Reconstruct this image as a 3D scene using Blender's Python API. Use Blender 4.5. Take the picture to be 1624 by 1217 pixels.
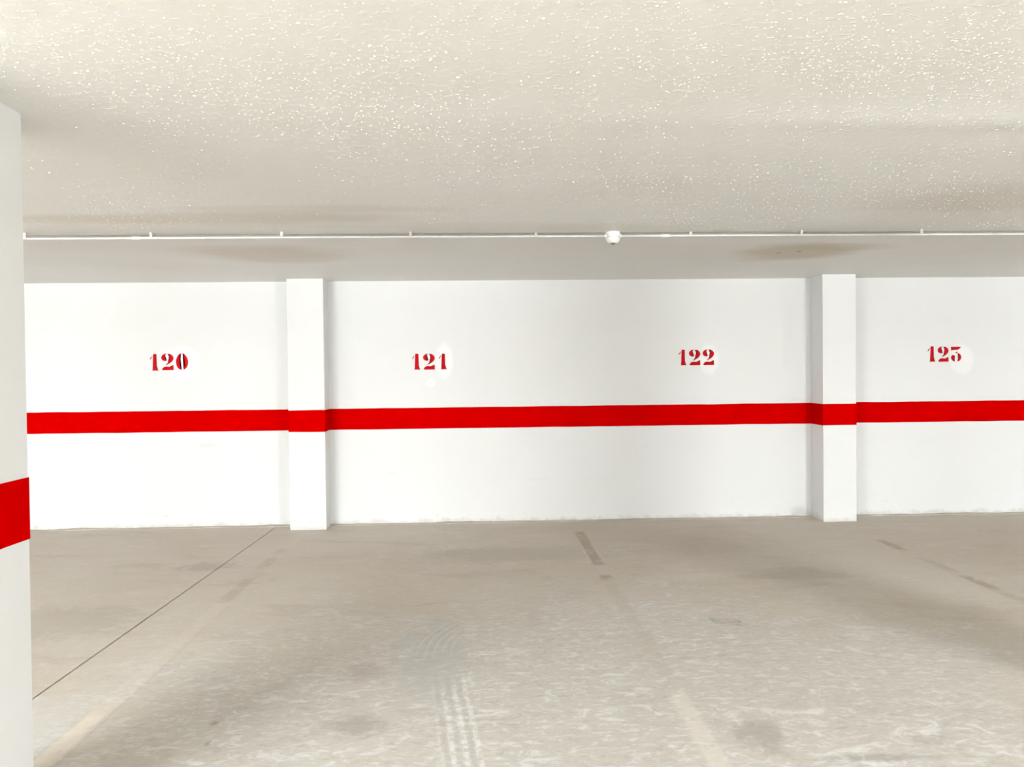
import bpy, bmesh, math, random
from mathutils import Vector, Matrix, noise as mnoise

for o in list(bpy.data.objects):
    bpy.data.objects.remove(o, do_unlink=True)
SC = bpy.context.scene
COL = SC.collection
random.seed(7)

# ------------------------------------------------------------------ camera
FPX, YAW, PITCH, ROLL = 1279.28, 0.0374, -0.0153, 0.0109     # fitted on the 1624 x 1217 frame
CAM = Vector((0.0, 0.0, 1.4997))
WALL_Y, H = 7.9924, 2.40                                       # back wall plane, ceiling height


def cam_axes():
    cy, sy, cp, sp = math.cos(YAW), math.sin(YAW), math.cos(PITCH), math.sin(PITCH)
    f = Vector((sy * cp, cy * cp, sp))
    r = Vector((cy, -sy, 0.0))
    u = r.cross(f)
    c, s = math.cos(ROLL), math.sin(ROLL)
    return c * r - s * u, s * r + c * u, f


RV, UV, FV = cam_axes()
cam_data = bpy.data.cameras.new('camera')
cam = bpy.data.objects.new('camera', cam_data)
COL.objects.link(cam)
cam_data.sensor_fit = 'HORIZONTAL'
cam_data.sensor_width = 36.0
cam_data.lens = FPX / 1624.0 * 36.0
cam_data.clip_start = 0.05
cam.matrix_world = Matrix(((RV.x, UV.x, -FV.x, CAM.x), (RV.y, UV.y, -FV.y, CAM.y),
                           (RV.z, UV.z, -FV.z, CAM.z), (0, 0, 0, 1)))
SC.camera = cam


def at(px, py, axis, value):
    """point where the sight line of a pixel meets the plane <axis> = value"""
    d = FV + RV * ((px - 812.0) / FPX) - UV * ((py - 608.5) / FPX)
    return CAM + d * ((value - CAM[axis]) / d[axis])


# ------------------------------------------------------------------ world, exposure
world = bpy.data.worlds.new('world')
SC.world = world
world.use_nodes = True
world.node_tree.nodes['Background'].inputs[0].default_value = (0, 0, 0, 1)
world.node_tree.nodes['Background'].inputs[1].default_value = 0.0
SC.view_settings.view_transform = 'Standard'
SC.view_settings.look = 'None'
SC.view_settings.gamma = 1.0
SC.view_settings.use_curve_mapping = False
SC.view_settings.exposure = 0.0

TUBE_POWER = 1900.0                       # emission of the fluorescent tubes
TUBE_TINT = (0.925, 0.975, 1.01)
LAMP_SPOTS = ((-3.9, -1.9), (-5.55, -1.9), (5.2, -1.9), (-11.0, -1.9), (12.9, -1.9), (0.9, -8.4))  # last spot: unseen batten added to fill the middle of the back wall
TUBE_DROP = 0.340                        # tube axis below the ceiling


# ------------------------------------------------------------------ node helpers
class G:
    def __init__(self, name):
        self.m = bpy.data.materials.new(name)
        self.m.use_nodes = True
        self.t = self.m.node_tree
        self.b = self.t.nodes['Principled BSDF']
        self.pos = self.t.nodes.new('ShaderNodeNewGeometry').outputs['Position']
        s = self.t.nodes.new('ShaderNodeSeparateXYZ')
        self.link(self.pos, s.inputs[0])
        self.x, self.y, self.z = s.outputs

    def link(self, a, sock):
        if isinstance(a, bpy.types.NodeSocket):
            self.t.links.new(a, sock)
        elif isinstance(a, (tuple, list)):
            sock.default_value = tuple(a) + (1.0,) if (len(a) == 3 and sock.type == 'RGBA') else tuple(a)
        else:
            sock.default_value = a

    def math(self, op, a, b=None, clamp=False):
        n = self.t.nodes.new('ShaderNodeMath')
        n.operation = op
        n.use_clamp = clamp
        self.link(a, n.inputs[0])
        if b is not None:
            self.link(b, n.inputs[1])
        return n.outputs[0]

    def add(self, a, b): return self.math('ADD', a, b)
    def sub(self, a, b): return self.math('SUBTRACT', a, b)
    def mul(self, a, b): return self.math('MULTIPLY', a, b)
    def mx(self, a, b): return self.math('MAXIMUM', a, b)

    def vscale(self, s, vec=None):
        n = self.t.nodes.new('ShaderNodeVectorMath')
        n.operation = 'MULTIPLY'
        self.link(vec or self.pos, n.inputs[0])
        n.inputs[1].default_value = s
        return n.outputs[0]

    def vec(self, x, y, z=0.0):
        n = self.t.nodes.new('ShaderNodeCombineXYZ')
        for i, v in enumerate((x, y, z)):
            self.link(v, n.inputs[i])
        return n.outputs[0]

    def noise(self, scale, detail=4.0, rough=0.55, dist=0.0, vec=None):
        n = self.t.nodes.new('ShaderNodeTexNoise')
        self.link(vec or self.pos, n.inputs['Vector'])
        n.inputs['Scale'].default_value = scale
        n.inputs['Detail'].default_value = detail
        n.inputs['Roughness'].default_value = rough
        n.inputs['Distortion'].default_value = dist
        return n.outputs[0]

    def ss(self, v, a, b, lo=0.0, hi=1.0):
        n = self.t.nodes.new('ShaderNodeMapRange')
        n.interpolation_type = 'SMOOTHSTEP'
        self.link(v, n.inputs[0])
        n.inputs[1].default_value, n.inputs[2].default_value = a, b
        n.inputs[3].default_value, n.inputs[4].default_value = lo, hi
        return n.outputs[0]

    def mix(self, f, a, b):
        n = self.t.nodes.new('ShaderNodeMix')
        n.data_type = 'RGBA'
        self.link(f, n.inputs[0])
        self.link(a, n.inputs[6])
        self.link(b, n.inputs[7])
        return n.outputs[2]

    def band(self, v, c, hw, soft):
        return self.ss(self.math('ABSOLUTE', self.sub(v, c)), hw - soft, hw + soft, 1.0, 0.0)

    def span(self, v, a, b, soft):
        return self.mul(self.ss(v, a - soft, a + soft), self.ss(v, b - soft, b + soft, 1.0, 0.0))

    def ell(self, u, v, cu, cv, ru, rv, soft=0.3, wob=None):
        a = self.mul(self.sub(u, cu), 1.0 / ru)
        b = self.mul(self.sub(v, cv), 1.0 / rv)
        d = self.math('SQRT', self.add(self.mul(a, a), self.mul(b, b)))
        if wob is not None:
            d = self.add(d, wob)
        return self.ss(d, 1.0 - soft, 1.0 + soft, 1.0, 0.0)

    def bump(self, h, strength, dist, normal=None):
        n = self.t.nodes.new('ShaderNodeBump')
        n.inputs['Strength'].default_value = strength
        n.inputs['Distance'].default_value = dist
        self.link(h, n.inputs['Height'])
        if normal is not None:
            self.link(normal, n.inputs['Normal'])
        return n.outputs[0]

    def out(self, color, rough=0.6, normal=None, spec=0.4):
        self.link(color, self.b.inputs['Base Color'])
        self.link(rough, self.b.inputs['Roughness'])
        self.b.inputs['Specular IOR Level'].default_value = spec
        if normal is not None:
            self.link(normal, self.b.inputs['Normal'])
        return self.m


# ------------------------------------------------------------------ materials
def concrete_nodes(g):
    """trowelled, scuffed garage concrete in world coordinates; returns colour, roughness, normal"""
    big = g.noise(0.55, 3, 0.5, 0.4)
    mid = g.noise(1.0, 5, 0.6, 0.8, g.vscale((1.1, 2.6, 1.0)))
    fine = g.noise(7.0, 4, 0.62, 1.6, g.vscale((0.8, 1.3, 1.0)))
    grit = g.noise(46.0, 1, 0.6)
    mott = g.noise(19.0, 3, 0.65, 0.9, g.vscale((0.8, 1.5, 1.0)))
    c = g.mix(g.ss(big, 0.35, 0.65), (0.485, 0.425, 0.348), (0.525, 0.475, 0.402))
    c = g.mix(g.mul(g.ss(mid, 0.52, 0.72), 0.6), c, (0.40, 0.345, 0.275))
    c = g.mix(g.mul(g.ss(mid, 0.46, 0.28), 0.55), c, (0.56, 0.52, 0.46))
    # dusty, scraped zone worn by turning tyres
    wob = g.mul(g.sub(g.noise(1.3, 4, 0.6), 0.5), 1.5)
    worn = g.ell(g.x, g.y, 0.55, 3.2, 2.3, 1.9, 0.45, wob)
    c = g.mix(g.mul(worn, 0.6), c, (0.455, 0.44, 0.41))
    scr = g.ss(fine, 0.52, 0.68)
    c = g.mix(g.mul(scr, g.add(0.22, g.mul(worn, 0.38))), c, (0.67, 0.665, 0.64))
    drk = g.ss(fine, 0.44, 0.30)
    c = g.mix(g.mul(drk, g.add(0.22, g.mul(worn, 0.30))), c, (0.34, 0.315, 0.275))
    # short comb-like rubber and broom scuffs
    w1 = g.noise(3.0, 4, 0.7, 3.0, g.vscale((1.0, 3.2, 1.0)))
    c = g.mix(g.mul(g.mul(g.ss(w1, 0.54, 0.72), g.ss(mott, 0.36, 0.60)), g.add(0.08, g.mul(worn, 0.32))), c, (0.70, 0.695, 0.67))
    c = g.mix(g.mul(g.ss(w1, 0.43, 0.28), g.add(0.18, g.mul(worn, 0.22))), c, (0.36, 0.335, 0.295))
    c = g.mix(g.mul(g.ss(grit, 0.5, 0.8), 0.25), c, (0.62, 0.58, 0.52))
    c = g.mix(g.mul(g.ss(mott, 0.53, 0.70), g.add(0.12, g.mul(worn, 0.48))), c, (0.66, 0.655, 0.63))
    c = g.mix(g.mul(g.ss(mott, 0.45, 0.30), g.add(0.15, g.mul(worn, 0.45))), c, (0.37, 0.345, 0.305))
    rough = g.ss(fine, 0.3, 0.7, 0.55, 0.75)
    nrm = g.bump(g.add(g.mul(fine, 0.7), g.mul(grit, 0.3)), 0.25, 0.004)
    return c, rough, nrm


def mat_floor():
    g = G('trowelled_concrete')
    c, r, n = concrete_nodes(g)
    # grey tyre print: pale ribs with dark gaps running toward the wall, then bending right
    wv = g.mul(g.sub(g.noise(5.0, 2), 0.5), 0.018)
    u = g.add(g.sub(g.x, g.add(-0.172, g.mul(g.sub(3.9, g.y), 0.11))), wv)
    brk = g.ss(g.noise(26.0, 2, 0.6), 0.36, 0.56)
    ribs = g.ss(g.math('SINE', g.mul(u, 2 * math.pi / 0.052)), 0.0, 0.6)
    tr = g.mul(g.mul(g.band(u, 0.0, 0.085, 0.02), g.span(g.y, 2.4, 3.95, 0.12)), brk)
    c = g.mix(g.mul(g.mul(tr, ribs), 0.38), c, (0.80, 0.79, 0.77))
    gap = g.ss(g.math('SINE', g.mul(u, 2 * math.pi / 0.052)), -0.3, -0.8)
    c = g.mix(g.mul(g.mul(tr, gap), 0.4), c, (0.36, 0.345, 0.31))
    tw = g.mul(g.sub(g.noise(8.0, 4, 0.65, 1.0), 0.5), 2.6)
    sm = g.mul(g.ell(g.x, g.y, -0.28, 4.25, 0.17, 0.62, 0.35, tw), 0.5)
    c = g.mix(sm, c, (0.40, 0.39, 0.365))
    arc_d = g.math('SQRT', g.add(g.math('POWER', g.sub(g.x, 0.55), 2.0), g.math('POWER', g.sub(g.y, 4.3), 2.0)))
    arcs = g.ss(g.math('SINE', g.mul(arc_d, 2 * math.pi / 0.045)), 0.3, 0.9)
    am = g.mul(g.mul(g.band(arc_d, 0.83, 0.12, 0.03), g.ss(g.x, -0.05, -0.2)), g.span(g.y, 4.3, 5.2, 0.2))
    c = g.mix(g.mul(g.mul(am, arcs), 0.25), c, (0.66, 0.64, 0.60))
    # rectangular rubber mark and grey smudges
    rx, ry = g.sub(g.x, 1.435), g.sub(g.y, 4.71)
    rr = g.add(ry, g.mul(rx, 0.35))
    box = g.mul(g.band(rx, 0.0, 0.085, 0.006), g.band(rr, 0.0, 0.055, 0.006))
    inner = g.mul(g.band(rx, 0.0, 0.066, 0.006), g.band(rr, 0.0, 0.035, 0.006))
    mk = g.mul(g.sub(box, g.mul(inner, 0.55)), g.ss(g.noise(22.0, 3), 0.3, 0.6))
    c = g.mix(g.mul(mk, 0.9), c, (0.29, 0.27, 0.25))
    for (cx, cy, rx_, ry_, k) in ((1.12, 3.25, 0.10, 0.14, 0.6), (-2.15, 6.35, 0.20, 0.14, 0.45), (2.25, 5.75, 0.35, 0.14, 0.35),
                                  (-0.60, 4.05, 0.10, 0.10, 0.4), (-2.6, 5.0, 0.5, 0.3, 0.35), (-0.55, 3.42, 0.12, 0.10, 0.55),
                                  (-1.165, 3.49, 0.02, 0.028, 0.8), (-1.13, 3.30, 0.012, 0.022, 0.7),
                                  (1.55, 3.02, 0.22, 0.03, 0.6), (0.2, 6.6, 0.9, 0.25, 0.3)):
        c = g.mix(g.mul(g.ell(g.x, g.y, cx, cy, rx_, ry_, 0.55, tw), k), c, (0.29, 0.262, 0.225))
    # bluish dust by the pillar
    c = g.mix(g.mul(g.ell(g.x, g.y, -1.95, 3.45, 0.28, 0.35, 0.5, tw), 0.35), c, (0.56, 0.565, 0.56))
    return g.out(c, r, n, 0.35)


def mat_line(name, x0, patches):
    """worn bay line: the same concrete, with what is left of the paint; patches = (y0, y1, colour, strength)"""
    g = G(name)
    c, r, n = concrete_nodes(g)
    wear = g.noise(9.0, 5, 0.65, 0.5)
    edge = g.band(g.add(g.x, g.mul(g.sub(g.noise(14.0, 3), 0.5), 0.03)), x0, 0.043, 0.015)
    for (y0, y1, colr, k) in patches:
        msk = g.mul(g.mul(g.span(g.y, y0, y1, 0.06), edge), g.mul(g.ss(wear, 0.30, 0.52), k))
        c = g.mix(msk, c, colr)
    return g.out(c, r, n, 0.35)


def mat_fillet():
    g = G('cement_fillet')
    c, r, n = concrete_nodes(g)
    c = g.mix(0.5, c, (0.33, 0.295, 0.245))
    c = g.mix(g.mul(g.ss(g.noise(9.0, 4, 0.6, 0, g.vscale((0.6, 3, 6))), 0.55, 0.66), 0.6), c, (0.62, 0.58, 0.52))
    return g.out(c, r, n, 0.3)


WHITE = (0.69, 0.687, 0.675)


def mat_wall(name='painted_plaster', patches=True):
    g = G(name)
    c = g.mix(g.ss(g.noise(0.8, 4, 0.55), 0.35, 0.65), WHITE, (0.675, 0.668, 0.65))
    c = g.mix(g.mul(g.ss(g.noise(13.0, 5, 0.65), 0.55, 0.72), 0.25), c, (0.64, 0.63, 0.605))
    if patches:
        wob = g.mul(g.sub(g.noise(9.0, 3), 0.5), 0.5)
        for (cx, cz, rx, rz) in ((-0.365, 1.615, 0.085, 0.17), (-0.50, 1.392, 0.038, 0.04), (-2.93, 1.615, 0.17, 0.16),
                                 (2.27, 1.60, 0.10, 0.15), (4.86, 1.57, 0.12, 0.15)):
            c = g.mix(g.mul(g.ell(g.x, g.z, cx, cz, rx, rz, 0.22, wob), 0.85), c, (0.76, 0.76, 0.75))
        for (cx, cz, rx, rz, k) in ((-2.68, 0.803, 0.11, 0.03, 0.20), (3.19, 0.045, 0.09, 0.055, 0.5),
                                    (0.55, 0.42, 0.10, 0.012, 0.12), (-0.9, 0.50, 0.05, 0.008, 0.2)):
            c = g.mix(g.mul(g.ell(g.x, g.z, cx, cz, rx, rz, 0.6, wob), k), c, (0.45, 0.44, 0.43))
    # dirty splashed foot of the wall, a few centimetres high
    foot = g.ss(g.add(g.z, g.mul(g.sub(g.noise(11.0, 5, 0.65), 0.5), 0.16)), 0.0, 0.055, 1.0, 0.0)
    c = g.mix(g.mul(foot, 0.65), c, (0.48, 0.455, 0.41))
    spk = g.mul(g.ss(g.noise(30.0, 2, 0.5), 0.72, 0.76), g.ss(g.z, 0.0, 0.5, 1.0, 0.0))
    c = g.mix(g.mul(spk, 0.5), c, (0.40, 0.38, 0.35))
    n = g.bump(g.add(g.mul(g.noise(38.0, 4, 0.6), 0.5), g.mul(g.noise(5.0, 3, 0.5), 0.9)), 0.30, 0.005)
    return g.out(c, 0.62, n, 0.3)


def mat_red():
    g = G('red_paint')
    c = g.mix(g.ss(g.noise(4.0, 4, 0.6), 0.35, 0.65), (0.475, 0.0, 0.0), (0.455, 0.0, 0.0))
    n = g.bump(g.noise(38.0, 4, 0.6), 0.2, 0.003)
    return g.out(c, 0.8, n, 0.0)


def mat_digit():
    g = G('red_stencil_paint')
    c = g.mix(g.ss(g.noise(30.0, 3, 0.6), 0.3, 0.7), (0.50, 0.004, 0.007), (0.44, 0.003, 0.009))
    return g.out(c, 0.7, None, 0.08)


def mat_ceiling():
    g = G('sprayed_ceiling_paint')
    c = g.mix(g.ss(g.noise(0.7, 4, 0.5, 0, g.vscale((0.6, 1.4, 1))), 0.35, 0.65), (0.785, 0.785, 0.77), (0.755, 0.75, 0.72))
    wob = g.mul(g.sub(g.noise(2.2, 4, 0.55, 0, g.vscale((0.7, 1.6, 1))), 0.5), 1.1)
    # damp stains, along the rows under which the slab was leaking
    for (cx, cy, rx, ry, k) in ((2.47, 6.27, 0.42, 0.42, 0.75), (2.75, 6.0, 0.35, 0.18, 0.5), (-1.62, 6.22, 0.55, 0.42, 0.5),
                                (-1.7, 4.80, 1.1, 0.16, 0.38), (-0.9, 4.55, 0.8, 0.10, 0.2), (2.9, 4.35, 0.8, 0.35, 0.25),
                                (0.0, 5.05, 1.6, 0.12, 0.14)):
        c = g.mix(g.mul(g.ell(g.x, g.y, cx, cy, rx, ry, 0.45, wob), k), c, (0.50, 0.435, 0.315))
    for (cx, cy) in ((2.362, 6.321), (2.50, 6.25), (-1.0, 1.9)):
        c = g.mix(g.mul(g.ell(g.x, g.y, cx, cy, 0.018, 0.03, 0.4), 0.8), c, (0.22, 0.17, 0.10))
    patch = g.ss(g.noise(0.9, 3, 0.5), 0.32, 0.6, 0.25, 1.0)
    nub = g.ss(g.noise(48.0, 2, 0.5, 0.2, g.vscale((0.75, 1.0, 1))), 0.57, 0.72)
    drop = g.ss(g.noise(21.0, 2, 0.4, 0.1), 0.68, 0.78)
    skin = g.noise(16.0, 5, 0.62, 0.3)
    hgt = g.add(g.mul(g.add(g.mul(nub, 0.40), g.mul(drop, 0.5)), patch), g.mul(skin, 0.45))
    n = g.bump(hgt, 0.5, 0.006)
    return g.out(c, 0.5, n, 0.35)


def mat_plain(name, col, rough=0.5, spec=0.4, metal=0.0):
    g = G(name)
    c = g.mix(g.ss(g.noise(25.0, 3), 0.35, 0.7), col, tuple(v * 0.93 for v in col))
    g.b.inputs['Metallic'].default_value = metal
    return g.out(c, rough, None, spec)


def mat_tube(name='lit_fluorescent_glass', gain=1.0):
    m = bpy.data.materials.new(name)
    m.use_nodes = True
    b = m.node_tree.nodes['Principled BSDF']
    b.inputs['Base Color'].default_value = (0.9, 0.9, 0.88, 1)
    b.inputs['Emission Color'].default_value = TUBE_TINT + (1.0,)
    b.inputs['Emission Strength'].default_value = TUBE_POWER * gain
    return m


M = dict(floor=mat_floor(), fillet=mat_fillet(), wall=mat_wall(), plain_wall=mat_wall('painted_plaster_plain', False),
         red=mat_red(), digit=mat_digit(), ceiling=mat_ceiling(),
         shade_strip=mat_plain('dark_gap_shade', (0.235, 0.21, 0.18), 0.6, 0.2),  # shade of the gap above the conduit, as a dark colour
         joint=mat_plain('joint_dirt', (0.075, 0.06, 0.045), 0.9, 0.1),
         conduit=mat_plain('grey_conduit_plastic', (0.56, 0.56, 0.54), 0.35, 0.5),
         clip=mat_plain('conduit_clip_plastic', (0.55, 0.52, 0.475), 0.5, 0.4),
         white_plastic=mat_plain('white_plastic', (0.74, 0.745, 0.71), 0.4, 0.5),
         dark_mesh=mat_plain('dark_sensor_mesh', (0.16, 0.14, 0.12), 0.6, 0.3),
         enamel=mat_plain('white_enamel_steel', (0.82, 0.82, 0.80), 0.35, 0.5),
         fleck=mat_plain('sprayed_fleck_paint', (0.76, 0.75, 0.71), 0.45, 0.4), tube=mat_tube(),
         tube_strong=mat_tube('lit_high_output_glass', 2.4))


# ------------------------------------------------------------------ object helpers
def link(name, bm, mat, parent=None, smooth=False):
    me = bpy.data.meshes.new(name)
    bmesh.ops.recalc_face_normals(bm, faces=bm.faces)
    bm.to_mesh(me)
    bm.free()
    me.materials.append(mat)
    if smooth:
        for p in me.polygons:
            p.use_smooth = True
    o = bpy.data.objects.new(name, me)
    COL.objects.link(o)
    o.parent = parent
    return o


def empty(name, loc=(0, 0, 0)):
    o = bpy.data.objects.new(name, None)
    COL.objects.link(o)
    o.location = loc
    return o


def tag(o, label, cat=None, group=None, kind=None):
    o['label'] = label
    if cat: o['category'] = cat
    if group: o['group'] = group
    if kind: o['kind'] = kind
    return o


def box(bm, a, b, bevel=0.0):
    vs = [bm.verts.new((x, y, z)) for x in (a[0], b[0]) for y in (a[1], b[1]) for z in (a[2], b[2])]
    fs = [bm.faces.new([vs[i] for i in f]) for f in
          ((0, 1, 3, 2), (4, 6, 7, 5), (0, 4, 5, 1), (2, 3, 7, 6), (0, 2, 6, 4), (1, 5, 7, 3))]
    if bevel:
        es = list({e for f in fs for e in f.edges})
        bmesh.ops.bevel(bm, geom=es, offset=bevel, segments=2, affect='EDGES', profile=0.5)
    return bm


def lathe(bm, prof, n=28, axis='z', origin=(0, 0, 0)):
    """prof: (radius, along) pairs; spun about the axis through origin"""
    o = Vector(origin)
    rings = []
    for r, a in prof:
        ring = []
        for k in range(n):
            t = 2 * math.pi * k / n
            u, v = r * math.cos(t), r * math.sin(t)
            p = {'z': (u, v, a), 'x': (a, u, v), 'y': (u, a, v)}[axis]
            ring.append(bm.verts.new(o + Vector(p)))
        rings.append(ring)
    for A, B in zip(rings, rings[1:]):
        for k in range(n):
            bm.faces.new((A[k], A[(k + 1) % n], B[(k + 1) % n], B[k]))
    bm.faces.new(rings[0])
    bm.faces.new(list(reversed(rings[-1])))
    return bm


def sheet(bm, rows):
    """rows of points -> quads"""
    vr = [[bm.verts.new(p) for p in r] for r in rows]
    for A, B in zip(vr, vr[1:]):
        for k in range(len(A) - 1):
            bm.faces.new((A[k], A[k + 1], B[k + 1], B[k]))
    return bm


# ------------------------------------------------------------------ room shell
X0, X1, Y0 = -13.0, 14.5, -11.0
JX = -2.08            # saw-cut joint in the floor
JW = 0.0045

floor = tag(link('floor', box(bmesh.new(), (X0, Y0, -0.25), (X1, WALL_Y + 0.2, -0.030)), M['joint']),
            'grey trowelled concrete floor of the parking garage', 'floor', kind='structure')


def slab(xa, xb, skew_a=0.0, skew_b=0.0):
    bm = bmesh.new()
    ya, yb, b = Y0, WALL_Y + 0.2, 0.0025
    def X(x, skew, y): return x + skew * (y - 5.1)
    prof = lambda y: [(X(xa, skew_a, y), y, -0.0295), (X(xa, skew_a, y), y, -b), (X(xa, skew_a, y) + b, y, 0.0),
                      (X(xb, skew_b, y) - b, y, 0.0), (X(xb, skew_b, y), y, -b), (X(xb, skew_b, y), y, -0.0295)]
    A = [bm.verts.new(p) for p in prof(ya)]
    B = [bm.verts.new(p) for p in prof(yb)]
    for k in range(5):
        bm.faces.new((A[k], A[k + 1], B[k + 1], B[k]))
    bm.faces.new((A[5], A[0], B[0], B[5]))
    bm.faces.new(A)
    bm.faces.new(list(reversed(B)))
    return link('concrete_slab', bm, M['floor'], floor)


slab(X0, JX - JW, 0.0, 0.019)
slab(JX + JW, X1, 0.019, 0.0)


def ceil_h(x, y):
    """slab soffit: almost flat, with the slight waves and steps the formwork left"""
    h = 0.0022 * math.sin(y * 3.1 + 0.25 * math.sin(0.9 * x) + 0.6) + 0.0012 * math.sin(y * 7.3 + 0.3 * x)
    h += 0.0030 * mnoise.noise(Vector((x * 0.45, y * 0.9, 3.0)))
    for ys, k, xo in ((3.03, 0.006, 1.0), (3.93, 0.0035, 0.4), (4.85, 0.002, 0.2)):
        t = (y - ys - 0.02 * math.sin(0.7 * x + xo)) / 0.07
        h += k * (0.5 + 0.5 * math.tanh(t)) * math.exp(-max(0, y - ys) / 0.7)
    h -= 0.007 * math.exp(-((y - 2.93 - 0.02 * math.sin(0.7 * x)) / 0.10) ** 2) * min(1.0, max(0.0, (x - 0.2) / 1.8))
    edge = min(1.0, max(0.0, (WALL_Y - y) / 0.8))
    flat = min(1.0, max(0.0, (math.hypot((x - 0.867) * 0.6, y - 5.2538) - 0.3) / 0.7))      # level round the detector
    return H + max(0.0, h + 0.011) * edge * flat


def build_ceiling():
    bm = bmesh.new()
    xs = [X0 - 0.2 + (X1 - X0 + 0.4) * i / 110 for i in range(111)]
    ys = [Y0 - 0.2 + (WALL_Y + 0.4 - Y0) * j / 400 for j in range(401)]
    low = [[bm.verts.new((x, y, ceil_h(x, y))) for y in ys] for x in xs]
    for i in range(110):
        for j in range(400):
            bm.faces.new((low[i][j], low[i][j + 1], low[i + 1][j + 1], low[i + 1][j]))
    c = [bm.verts.new((x, y, H + 0.25)) for x, y in ((xs[0], ys[0]), (xs[-1], ys[0]), (xs[-1], ys[-1]), (xs[0], ys[-1]))]
    bm.faces.new(c)
    bm.faces.new([low[0][j] for j in range(401)] + [c[3], c[0]])
    bm.faces.new([low[-1][j] for j in range(401)] + [c[2], c[1]])
    bm.faces.new([low[i][0] for i in range(111)] + [c[1], c[0]])
    bm.faces.new([low[i][-1] for i in range(111)] + [c[2], c[3]])
    o = link('ceiling', bm, M['ceiling'], smooth=False)
    for p in o.data.polygons:
        p.use_smooth = len(p.vertices) == 4 and abs(p.normal.z) > 0.9
    return o


ceiling = tag(build_ceiling(), 'white sprayed concrete ceiling with damp stains', 'ceiling', kind='structure')



def build_flecks():
    """little hardened drips of the sprayed finish, far too many to count"""
    rnd = random.Random(3)
    vs, fs = [], []
    n = 0
    while n < 24000:
        x, y = rnd.uniform(-3.2, 5.2), rnd.uniform(1.2, 7.4)
        dens = 0.42 + 0.75 * mnoise.noise(Vector((x * 0.8, y * 1.1, 7.0))) + 0.5 * mnoise.noise(Vector((x * 4.0, y * 4.0, 1.0)))
        dens *= 1.0 if y < 3.2 else (0.5 if y < 5.2 else 0.08)
        if rnd.random() > dens:
            continue
        n += 1
        r = 0.0015 + 0.0023 * rnd.random() ** 2.2
        if rnd.random() < 0.06:
            r *= 1.5
        h = r * rnd.uniform(0.25, 0.75)
        a, el = rnd.uniform(0, math.pi), rnd.uniform(1.0, 1.9)
        z = ceil_h(x, y)
        b = len(vs)
        for rr, hh in ((1.0, 0.0008), (0.62, -0.72)):
            for k in range(5):
                t = 2 * math.pi * k / 5
                u, v = rr * r * el * math.cos(t), rr * r * math.sin(t)
                vs.append((x + u * math.cos(a) - v * math.sin(a), y + u * math.sin(a) + v * math.cos(a), z + (hh if hh > 0 else hh * h)))
        vs.append((x, y, z - h))
        for k in range(5):
            q = (k + 1) % 5
            fs.append((b + k, b + q, b + 5 + q, b + 5 + k))
            fs.append((b + 5 + k, b + 5 + q, b + 10))
    me = bpy.data.meshes.new('plaster_flecks')
    me.from_pydata(vs, [], fs)
    me.materials.append(M['fleck'])
    o = bpy.data.objects.new('plaster_flecks', me)
    COL.objects.link(o)
    o.parent = ceiling
    o['kind'] = 'stuff'


build_flecks()

TOP = H + 0.02
wall_back = tag(link('wall_back', box(bmesh.new(), (X0, WALL_Y, -0.02), (X1, WALL_Y + 0.2, TOP)), M['wall']),
                'white painted wall with red stripe and stencilled bay numbers', 'wall', kind='structure')
tag(link('wall_left', box(bmesh.new(), (X0 - 0.2, Y0, -0.02), (X0, WALL_Y + 0.2, TOP)), M['plain_wall']),
    'white painted end wall beyond the near pillar', 'wall', kind='structure')
tag(link('wall_right', box(bmesh.new(), (X1, Y0, -0.02), (X1 + 0.2, WALL_Y + 0.2, TOP)), M['plain_wall']),
    'white painted end wall far to the right', 'wall', kind='structure')
tag(link('wall_front', box(bmesh.new(), (X0, Y0 - 0.2, -0.02), (X1, Y0, TOP)), M['plain_wall']),
    'white painted wall across the driving aisle', 'wall', kind='structure')

# pilasters and pillars: x range, y range, stripe heights
S1, S2 = 0.9401, 1.1484
WOB = 0.0022


def stripe_path(name, path, z0, z1, parent, seed, mat):
    """thin hand-rolled paint band along a plan path (list of (x, y)), offset outward already"""
    pts = []
    for (ax, ay), (bx, by) in zip(path, path[1:]):
        L = math.hypot(bx - ax, by - ay)
        n = max(1, int(L / 0.05))
        for k in range(n):
            t = k / n
            pts.append((ax + (bx - ax) * t, ay + (by - ay) * t))
    pts.append(path[-1])
    d, lo, hi = 0.0, [], []
    for i, (x, y) in enumerate(pts):
        if i:
            d += math.hypot(x - pts[i - 1][0], y - pts[i - 1][1])
        w0 = mnoise.noise(Vector((d * 3.0, seed, 0))) * WOB * 1.6 + mnoise.noise(Vector((d * 14.0, seed, 4))) * WOB * 0.5
        w1 = mnoise.noise(Vector((d * 3.0, seed, 9))) * WOB * 1.6 + mnoise.noise(Vector((d * 14.0, seed, 6))) * WOB * 0.5
        lo.append((x, y, z0 + w0))
        hi.append((x, y, z1 + w1))
    bm = sheet(bmesh.new(), [lo, hi])
    o = link(name, bm, mat, parent)
    return o


EPS = 0.0012


def column(name, xa, xb, ya, yb, label, group, faces, s1=S1, s2=S2, seed=0):
    bm = box(bmesh.new(), (xa, ya, -0.02), (xb, yb, TOP), 0.006)
    o = tag(link(name, bm, M['wall']), label, 'pillar', group, 'structure')
    if faces == 'three':
        path = [(xa - EPS, yb), (xa - EPS, ya - EPS), (xb + EPS, ya - EPS), (xb + EPS, yb)]
    else:
        path = [(xa - EPS, ya - EPS), (xb + EPS, ya - EPS), (xb + EPS, yb + EPS), (xa - EPS, yb + EPS), (xa - EPS, ya - EPS)]
    stripe_path('red_stripe', path, s1, s2, o, seed, M['red'])
    return o


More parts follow.
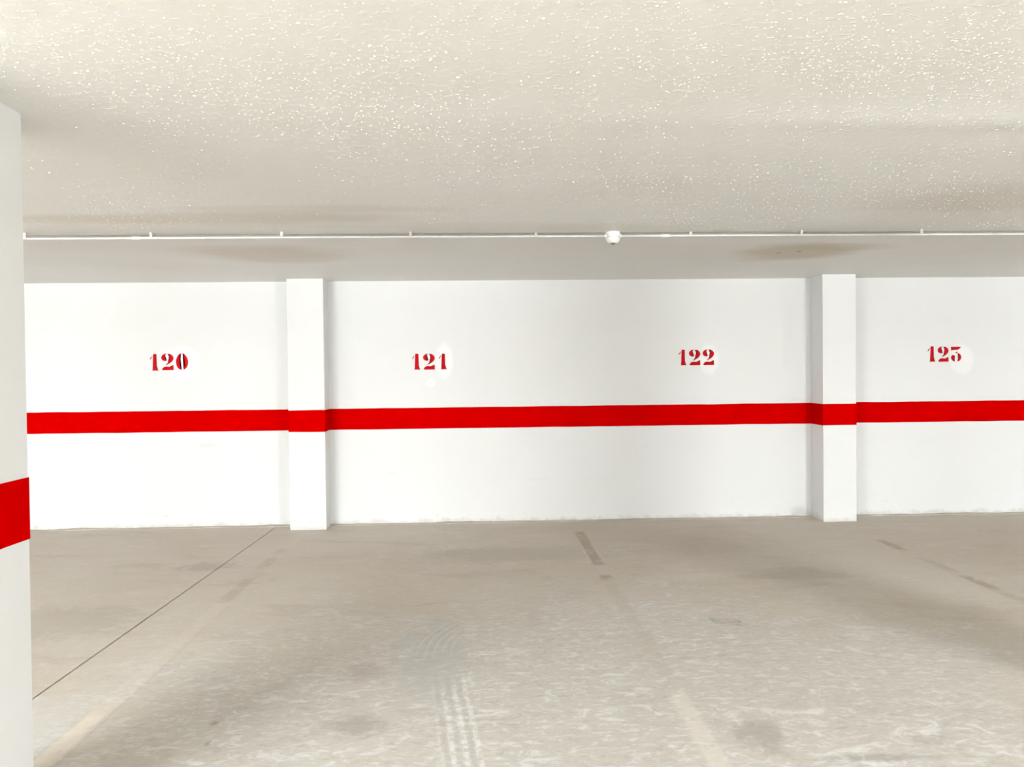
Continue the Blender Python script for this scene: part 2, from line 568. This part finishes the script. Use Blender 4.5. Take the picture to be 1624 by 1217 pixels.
P1 = (-1.849, -1.502)
P2 = (3.3066, 3.6369)
P1Y, P2Y = WALL_Y - 0.225, WALL_Y - 0.285
column('pilaster', P1[0], P1[1], P1Y, WALL_Y, 'white wall pilaster with red stripe between bays 120 and 121', 'pilasters on the back wall', 'three', seed=1)
column('pilaster', P2[0], P2[1], P2Y, WALL_Y, 'white wall pilaster with red stripe between bays 122 and 123', 'pilasters on the back wall', 'three', seed=2)
PX, PY = -1.5906, 2.8832
column('pillar', PX - 0.35, PX, PY - 0.53, PY, 'white square pillar with red band at the left edge, nearest the camera', 'free standing pillars', 'four',
       0.9309, 1.1464, seed=3)
column('pillar', 3.30, 3.65, PY - 0.53, PY, 'white square pillar with red band on the right, in line with the second pilaster', 'free standing pillars', 'four', seed=4)

# red band on the wall, in the three stretches the pilasters leave
for i, (xa, xb) in enumerate(((X0, P1[0]), (P1[1], P2[0]), (P2[1], X1))):
    stripe_path('red_stripe', [(xa, WALL_Y - EPS), (xb, WALL_Y - EPS)], S1, S2, wall_back, 11 + i, M['red'])


# ------------------------------------------------------------------ stencilled numbers
def chaikin(p):
    q = []
    for i in range(len(p)):
        a, b = p[i], p[(i + 1) % len(p)]
        t = min(0.2, 0.022 / max(1e-6, math.hypot(b[0] - a[0], b[1] - a[1])))
        q.append((a[0] * (1 - t) + b[0] * t, a[1] * (1 - t) + b[1] * t))
        q.append((a[0] * t + b[0] * (1 - t), a[1] * t + b[1] * (1 - t)))
    return q


def norm(pts, ox, oy, s):
    return [((x - ox) / s, (oy - y) / s) for x, y in pts]


GLYPH = {
    '1': [norm(p, 437, 757, 412) for p in (
        [(437, 350), (450, 345), (510, 345), (522, 352), (522, 690), (535, 732), (565, 745), (565, 757), (408, 757), (408, 745), (430, 732), (440, 690)],
        [(412, 392), (420, 402), (380, 474), (362, 478), (350, 468)])],
    '2': [norm(p, 635, 757, 412) for p in (
        [(765, 345), (715, 352), (668, 380), (640, 420), (638, 465), (660, 505), (700, 527), (745, 532), (782, 512), (776, 502), (748, 506),
         (730, 480), (722, 440), (724, 400), (740, 368), (768, 355)],
        [(792, 347), (850, 352), (905, 385), (940, 440), (936, 490), (905, 540), (860, 578), (800, 612), (742, 638), (748, 622), (790, 578),
         (828, 525), (845, 470), (842, 410), (822, 370), (792, 356)],
        [(650, 757), (656, 725), (680, 690), (715, 670), (770, 664), (815, 672), (865, 676), (898, 664), (918, 628), (934, 634), (938, 757)])],
    '0': [norm(p, 960, 767, 420) for p in (
        [(1105, 345), (1060, 355), (1010, 405), (975, 480), (960, 555), (972, 635), (1000, 700), (1045, 748), (1112, 767), (1085, 735),
         (1068, 670), (1058, 580), (1052, 470), (1062, 400), (1085, 368), (1105, 358)],
        [(1128, 347), (1165, 352), (1205, 392), (1245, 455), (1268, 530), (1264, 620), (1240, 690), (1195, 740), (1145, 762), (1172, 715),
         (1190, 640), (1184, 545), (1170, 450), (1158, 385), (1128, 358)])],
    '3': [norm(p, 945, 797, 405) for p in (
        [(948, 500), (943, 398), (1000, 402), (1150, 398), (1222, 402), (1185, 442), (1140, 482), (985, 488)],
        [(1055, 577), (1075, 545), (1118, 526), (1128, 535), (1110, 565)],
        [(1122, 566), (1165, 575), (1202, 612), (1222, 665), (1212, 720), (1175, 770), (1112, 798), (1140, 750), (1154, 690), (1148, 620)],
        [(1000, 612), (965, 630), (943, 675), (955, 728), (990, 770), (1050, 793), (1022, 752), (1012, 725), (1040, 710), (1058, 670), (1040, 628)])],
}


def digit(ch, px, py, hpx, parent):
    """one stencilled digit; px, py is its left foot in the photograph, on the wall"""
    o = at(px, py, 1, WALL_Y)
    s = hpx * (WALL_Y - CAM.y) / FPX
    lean = 0.006
    bm = bmesh.new()
    for piece in GLYPH[ch]:
        pts = chaikin(piece)
        front = [bm.verts.new((o.x + s * (u - lean * v), WALL_Y - 0.0016, o.z + s * v)) for u, v in pts]
        back = [bm.verts.new((w.co.x, WALL_Y - 0.0002, w.co.z)) for w in front]
        f = bm.faces.new(front)
        n = len(pts)
        for k in range(n):
            bm.faces.new((front[k], front[(k + 1) % n], back[(k + 1) % n], back[k]))
        bmesh.ops.triangulate(bm, faces=[f])
    return link('digit', bm, M['digit'], parent)


NUMBERS = {
    '120': (('1', 243.4, 588.0, 25.9), ('2', 256.0, 587.5, 26.0), ('0', 279.1, 587.2, 26.0)),
    '121': (('1', 658.9, 586.6, 25.3), ('2', 671.1, 586.5, 25.3), ('1', 701.0, 586.0, 24.9)),
    '122': (('1', 1081.2, 579.6, 25.0), ('2', 1092.6, 579.6, 25.2), ('2', 1114.4, 579.3, 25.2)),
    '123': (('1', 1475.9, 573.9, 25.0), ('2', 1487.0, 574.0, 24.7), ('3', 1508.2, 574.1, 24.9)),
}
for text, ds in NUMBERS.items():
    root = empty('bay_number')
    root.parent = wall_back
    root['label'] = 'red stencilled bay number ' + text
    for d in ds:
        digit(*d, root)


# ------------------------------------------------------------------ floor details
def fillet(xa, xb, y_wall, seed):
    """uneven cement fillet left along the foot of the wall"""
    rows = [[], [], [], []]
    n = max(2, int((xb - xa) / 0.025))
    for k in range(n + 1):
        x = xa + (xb - xa) * k / n
        a = mnoise.noise(Vector((x * 2.2, seed, 0)))
        b = mnoise.noise(Vector((x * 7.0, seed, 5)))
        hgt = max(0.003, 0.013 + 0.010 * a + 0.004 * b)
        dep = max(0.012, 0.040 + 0.030 * mnoise.noise(Vector((x * 1.7, seed, 8))) + 0.008 * b)
        rows[0].append((x, y_wall + 0.004, hgt))
        rows[1].append((x, y_wall - dep * 0.35, hgt * (0.62 + 0.25 * b)))
        rows[2].append((x, y_wall - dep * 0.85, hgt * 0.42))
        rows[3].append((x, y_wall - dep, -0.002))
    return link('cement_fillet', sheet(bmesh.new(), rows), M['fillet'], wall_back)


for i, (xa, xb) in enumerate(((X0, P1[0]), (P1[1], P2[0]), (P2[1], X1))):
    fillet(xa, xb, WALL_Y, 20.0 + i * 3)

DARKLINE, YELLOW, BEIGE = (0.30, 0.25, 0.185), (0.42, 0.36, 0.22), (0.66, 0.59, 0.49)
LINES = (
    (-1.715, ((5.35, 5.95, DARKLINE, 0.35), (6.25, 6.6, DARKLINE, 0.35), (6.75, 6.95, DARKLINE, 0.3), (3.6, 5.3, BEIGE, 0.22), (2.6, 3.62, BEIGE, 0.7))),
    (0.885, ((6.15, 7.45, DARKLINE, 0.75), (7.0, 7.35, YELLOW, 0.45), (5.72, 5.86, DARKLINE, 0.7), (5.86, 6.15, (0.50, 0.46, 0.40), 0.6),
             (3.9, 5.6, (0.42, 0.375, 0.31), 0.45), (2.2, 3.7, (0.64, 0.59, 0.52), 0.5))),
    (3.43, ((6.45, 6.85, DARKLINE, 0.75), (5.25, 5.62, DARKLINE, 0.65), (4.2, 5.2, DARKLINE, 0.35), (5.75, 6.2, DARKLINE, 0.35))),
)
for i, (x, patches) in enumerate(LINES):
    m = mat_line('worn_line_paint', x, patches)
    bm = box(bmesh.new(), (x - 0.062, 2.0, -0.001), (x + 0.062, 7.55, 0.0006))
    link('bay_line', bm, m, floor)


# ------------------------------------------------------------------ conduit and detector on the ceiling
PIPE_Y, PIPE_R = 5.2538, 0.0078
PIPE_Z = H - 0.024


def pipe_z(x):
    return PIPE_Z + 0.0025 * mnoise.noise(Vector((x * 0.8, 1.0, 2.0)))


def build_conduit():
    root = tag(empty('conduit', (0.87, PIPE_Y, H)), 'thin grey electrical conduit clipped along the ceiling before the wall', 'conduit')
    inv = Matrix.Translation((-0.87, -PIPE_Y, -H))
    def part(name, bm, mat, smooth=False):
        bm.transform(inv)
        return link(name, bm, mat, root, smooth)
    for xa, xb in ((X0 + 0.05, 0.8095), (0.9245, X1 - 0.05)):
        bm = bmesh.new()
        n = int((xb - xa) / 0.2)
        rings = []
        for k in range(n + 1):
            x = xa + (xb - xa) * k / n
            rings.append([bm.verts.new((x, PIPE_Y + PIPE_R * math.cos(t), pipe_z(x) + PIPE_R * math.sin(t)))
                          for t in [2 * math.pi * j / 14 for j in range(14)]])
        for A, B in zip(rings, rings[1:]):
            for j in range(14):
                bm.faces.new((A[j], A[(j + 1) % 14], B[(j + 1) % 14], B[j]))
        bm.faces.new(rings[0])
        bm.faces.new(rings[-1])
        part('pipe', bm, M['conduit'], True)
    for xa, xb in ((X0 + 0.05, 0.815), (0.919, X1 - 0.05)):      # dark strip standing in for the shaded gap between conduit and ceiling
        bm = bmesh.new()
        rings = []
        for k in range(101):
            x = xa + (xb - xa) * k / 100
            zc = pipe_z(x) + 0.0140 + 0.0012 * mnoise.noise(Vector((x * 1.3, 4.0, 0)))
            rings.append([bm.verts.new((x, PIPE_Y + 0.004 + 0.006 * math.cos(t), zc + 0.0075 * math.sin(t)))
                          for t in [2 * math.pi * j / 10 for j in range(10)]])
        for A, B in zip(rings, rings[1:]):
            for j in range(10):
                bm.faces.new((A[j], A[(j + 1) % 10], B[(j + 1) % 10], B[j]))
        part('shade_strip', bm, M['shade_strip'], True)
    for px in (240, 447, 651, 850, 1095, 1271, 1461, 1655, 40):
        x = at(px, 374, 1, PIPE_Y).x
        z = pipe_z(x)
        bm = bmesh.new()                           # open saddle clip: stem from the ceiling and a C around the pipe
        box(bm, (x - 0.008, PIPE_Y - 0.010, z + PIPE_R * 0.6), (x + 0.008, PIPE_Y + 0.007, ceil_h(x, PIPE_Y) + 0.0005), 0.001)
        r0, r1 = PIPE_R * 1.02, PIPE_R * 1.38
        ts = [math.radians(-40 + 260 * k / 14) for k in range(15)]
        for xa, xb in ((x - 0.009, x + 0.009),):
            A = [[bm.verts.new((xx, PIPE_Y + r * math.cos(t), z + r * math.sin(t))) for t in ts] for xx, r in
                 ((xa, r0), (xa, r1), (xb, r1), (xb, r0))]
            for q in range(4):
                P, Q = A[q], A[(q + 1) % 4]
                for k in range(14):
                    bm.faces.new((P[k], P[k + 1], Q[k + 1], Q[k]))
            for e in (0, 14):
                bm.faces.new([A[q][e] for q in range(4)])
        part('pipe_clip', bm, M['clip'])
    for px in (216, 1055):
        x = at(px, 374, 1, PIPE_Y).x
        bm = lathe(bmesh.new(), ((PIPE_R * 1.02, -0.028), (PIPE_R * 1.24, -0.026), (PIPE_R * 1.24, 0.026), (PIPE_R * 1.02, 0.028)), 16, 'x',
                   (x, PIPE_Y, pipe_z(x)))
        part('pipe_coupling', bm, M['white_plastic'], False)
    return root


build_conduit()


def build_detector():
    x = 0.867
    root = tag(empty('gas_detector', (x, PIPE_Y, H)), 'small white round detector in line with the ceiling conduit', 'detector')
    link('mounting_base', lathe(bmesh.new(), ((0.047, 0.0005), (0.047, -0.012), (0.045, -0.014)), 32), M['white_plastic'], root)
    b = link('housing', lathe(bmesh.new(), ((0.044, -0.013), (0.0455, -0.016), (0.0455, -0.050), (0.0435, -0.055), (0.038, -0.061),
                                            (0.033, -0.069), (0.029, -0.071))), M['white_plastic'], root)
    link('housing_seam', lathe(bmesh.new(), ((0.0458, -0.030), (0.0462, -0.031), (0.0462, -0.034), (0.0458, -0.035))), M['clip'], b)
    link('sensor_mesh', lathe(bmesh.new(), ((0.016, -0.069), (0.015, -0.075), (0.010, -0.079)), 20), M['dark_mesh'], root)
    for s in (-1, 1):
        link('cable_gland', lathe(bmesh.new(), ((0.0125, s * 0.043), (0.0125, s * 0.052), (0.0105, s * 0.056)), 12, 'x',
                                  (0, 0, -0.024)), M['white_plastic'], root)


build_detector()


# ------------------------------------------------------------------ the garage's fluorescent battens over the aisle, plus one added fill batten
def build_lamp(x, y, label, sides=(-1, 1), L=0.75, tube='tube'):
    root = tag(empty('ceiling_light', (x, y, H)), label, 'lamp', 'fluorescent battens over the aisle')
    hb = bmesh.new()
    sec = [(u, v - TUBE_DROP) for u, v in ((-0.045, 0.113), (-0.05, 0.099), (-0.03, 0.059), (0.03, 0.059), (0.05, 0.099), (0.045, 0.113))]
    A = [hb.verts.new((-L - 0.02, u, v)) for u, v in sec]
    B = [hb.verts.new((L + 0.02, u, v)) for u, v in sec]
    for k in range(6):
        hb.faces.new((A[k], A[(k + 1) % 6], B[(k + 1) % 6], B[k]))
    hb.faces.new(A)
    hb.faces.new(list(reversed(B)))
    link('housing', hb, M['enamel'], root)
    for e in (-1, 1):
        link('hanger', lathe(bmesh.new(), ((0.012, 0.014), (0.012, -0.004), (0.005, -0.006), (0.005, 0.112 - TUBE_DROP)), 12, 'z', (e * L * 0.6, 0, 0)),
             M['enamel'], root)
    for s in sides:
        link('tube', lathe(bmesh.new(), ((0.009, -L + 0.03), (0.013, -L + 0.04), (0.013, L - 0.04), (0.009, L - 0.03)), 16, 'x',
                           (0, s * 0.032, -TUBE_DROP)), M[tube], root, True)
        for e in (-1, 1):
            link('lamp_holder', box(bmesh.new(), (e * (L - 0.014) - 0.015, s * 0.032 - 0.014, -TUBE_DROP - 0.017),
                                    (e * (L - 0.014) + 0.015, s * 0.032 + 0.014, 0.080 - TUBE_DROP), 0.003), M['white_plastic'], root)
    return root


for (x, y), lab in zip(LAMP_SPOTS, ('twin tube ceiling batten over the aisle, nearer the left pillar',
                                    'twin tube ceiling batten over the aisle, farther left of the left pillar',
                                    'short twin tube ceiling batten over the aisle beside the right pillar',
                                    'single tube ceiling batten at the far left end of the aisle',
                                    'single tube ceiling batten at the far right end of the aisle',
                                    'twin tube ceiling batten above the bays across the aisle')):
    short = 'beside the right pillar' in lab
    build_lamp(x, y, lab, (-1, 1) if 'twin' in lab else (0,), 0.42 if short else 0.75, 'tube_strong' if short else 'tube')
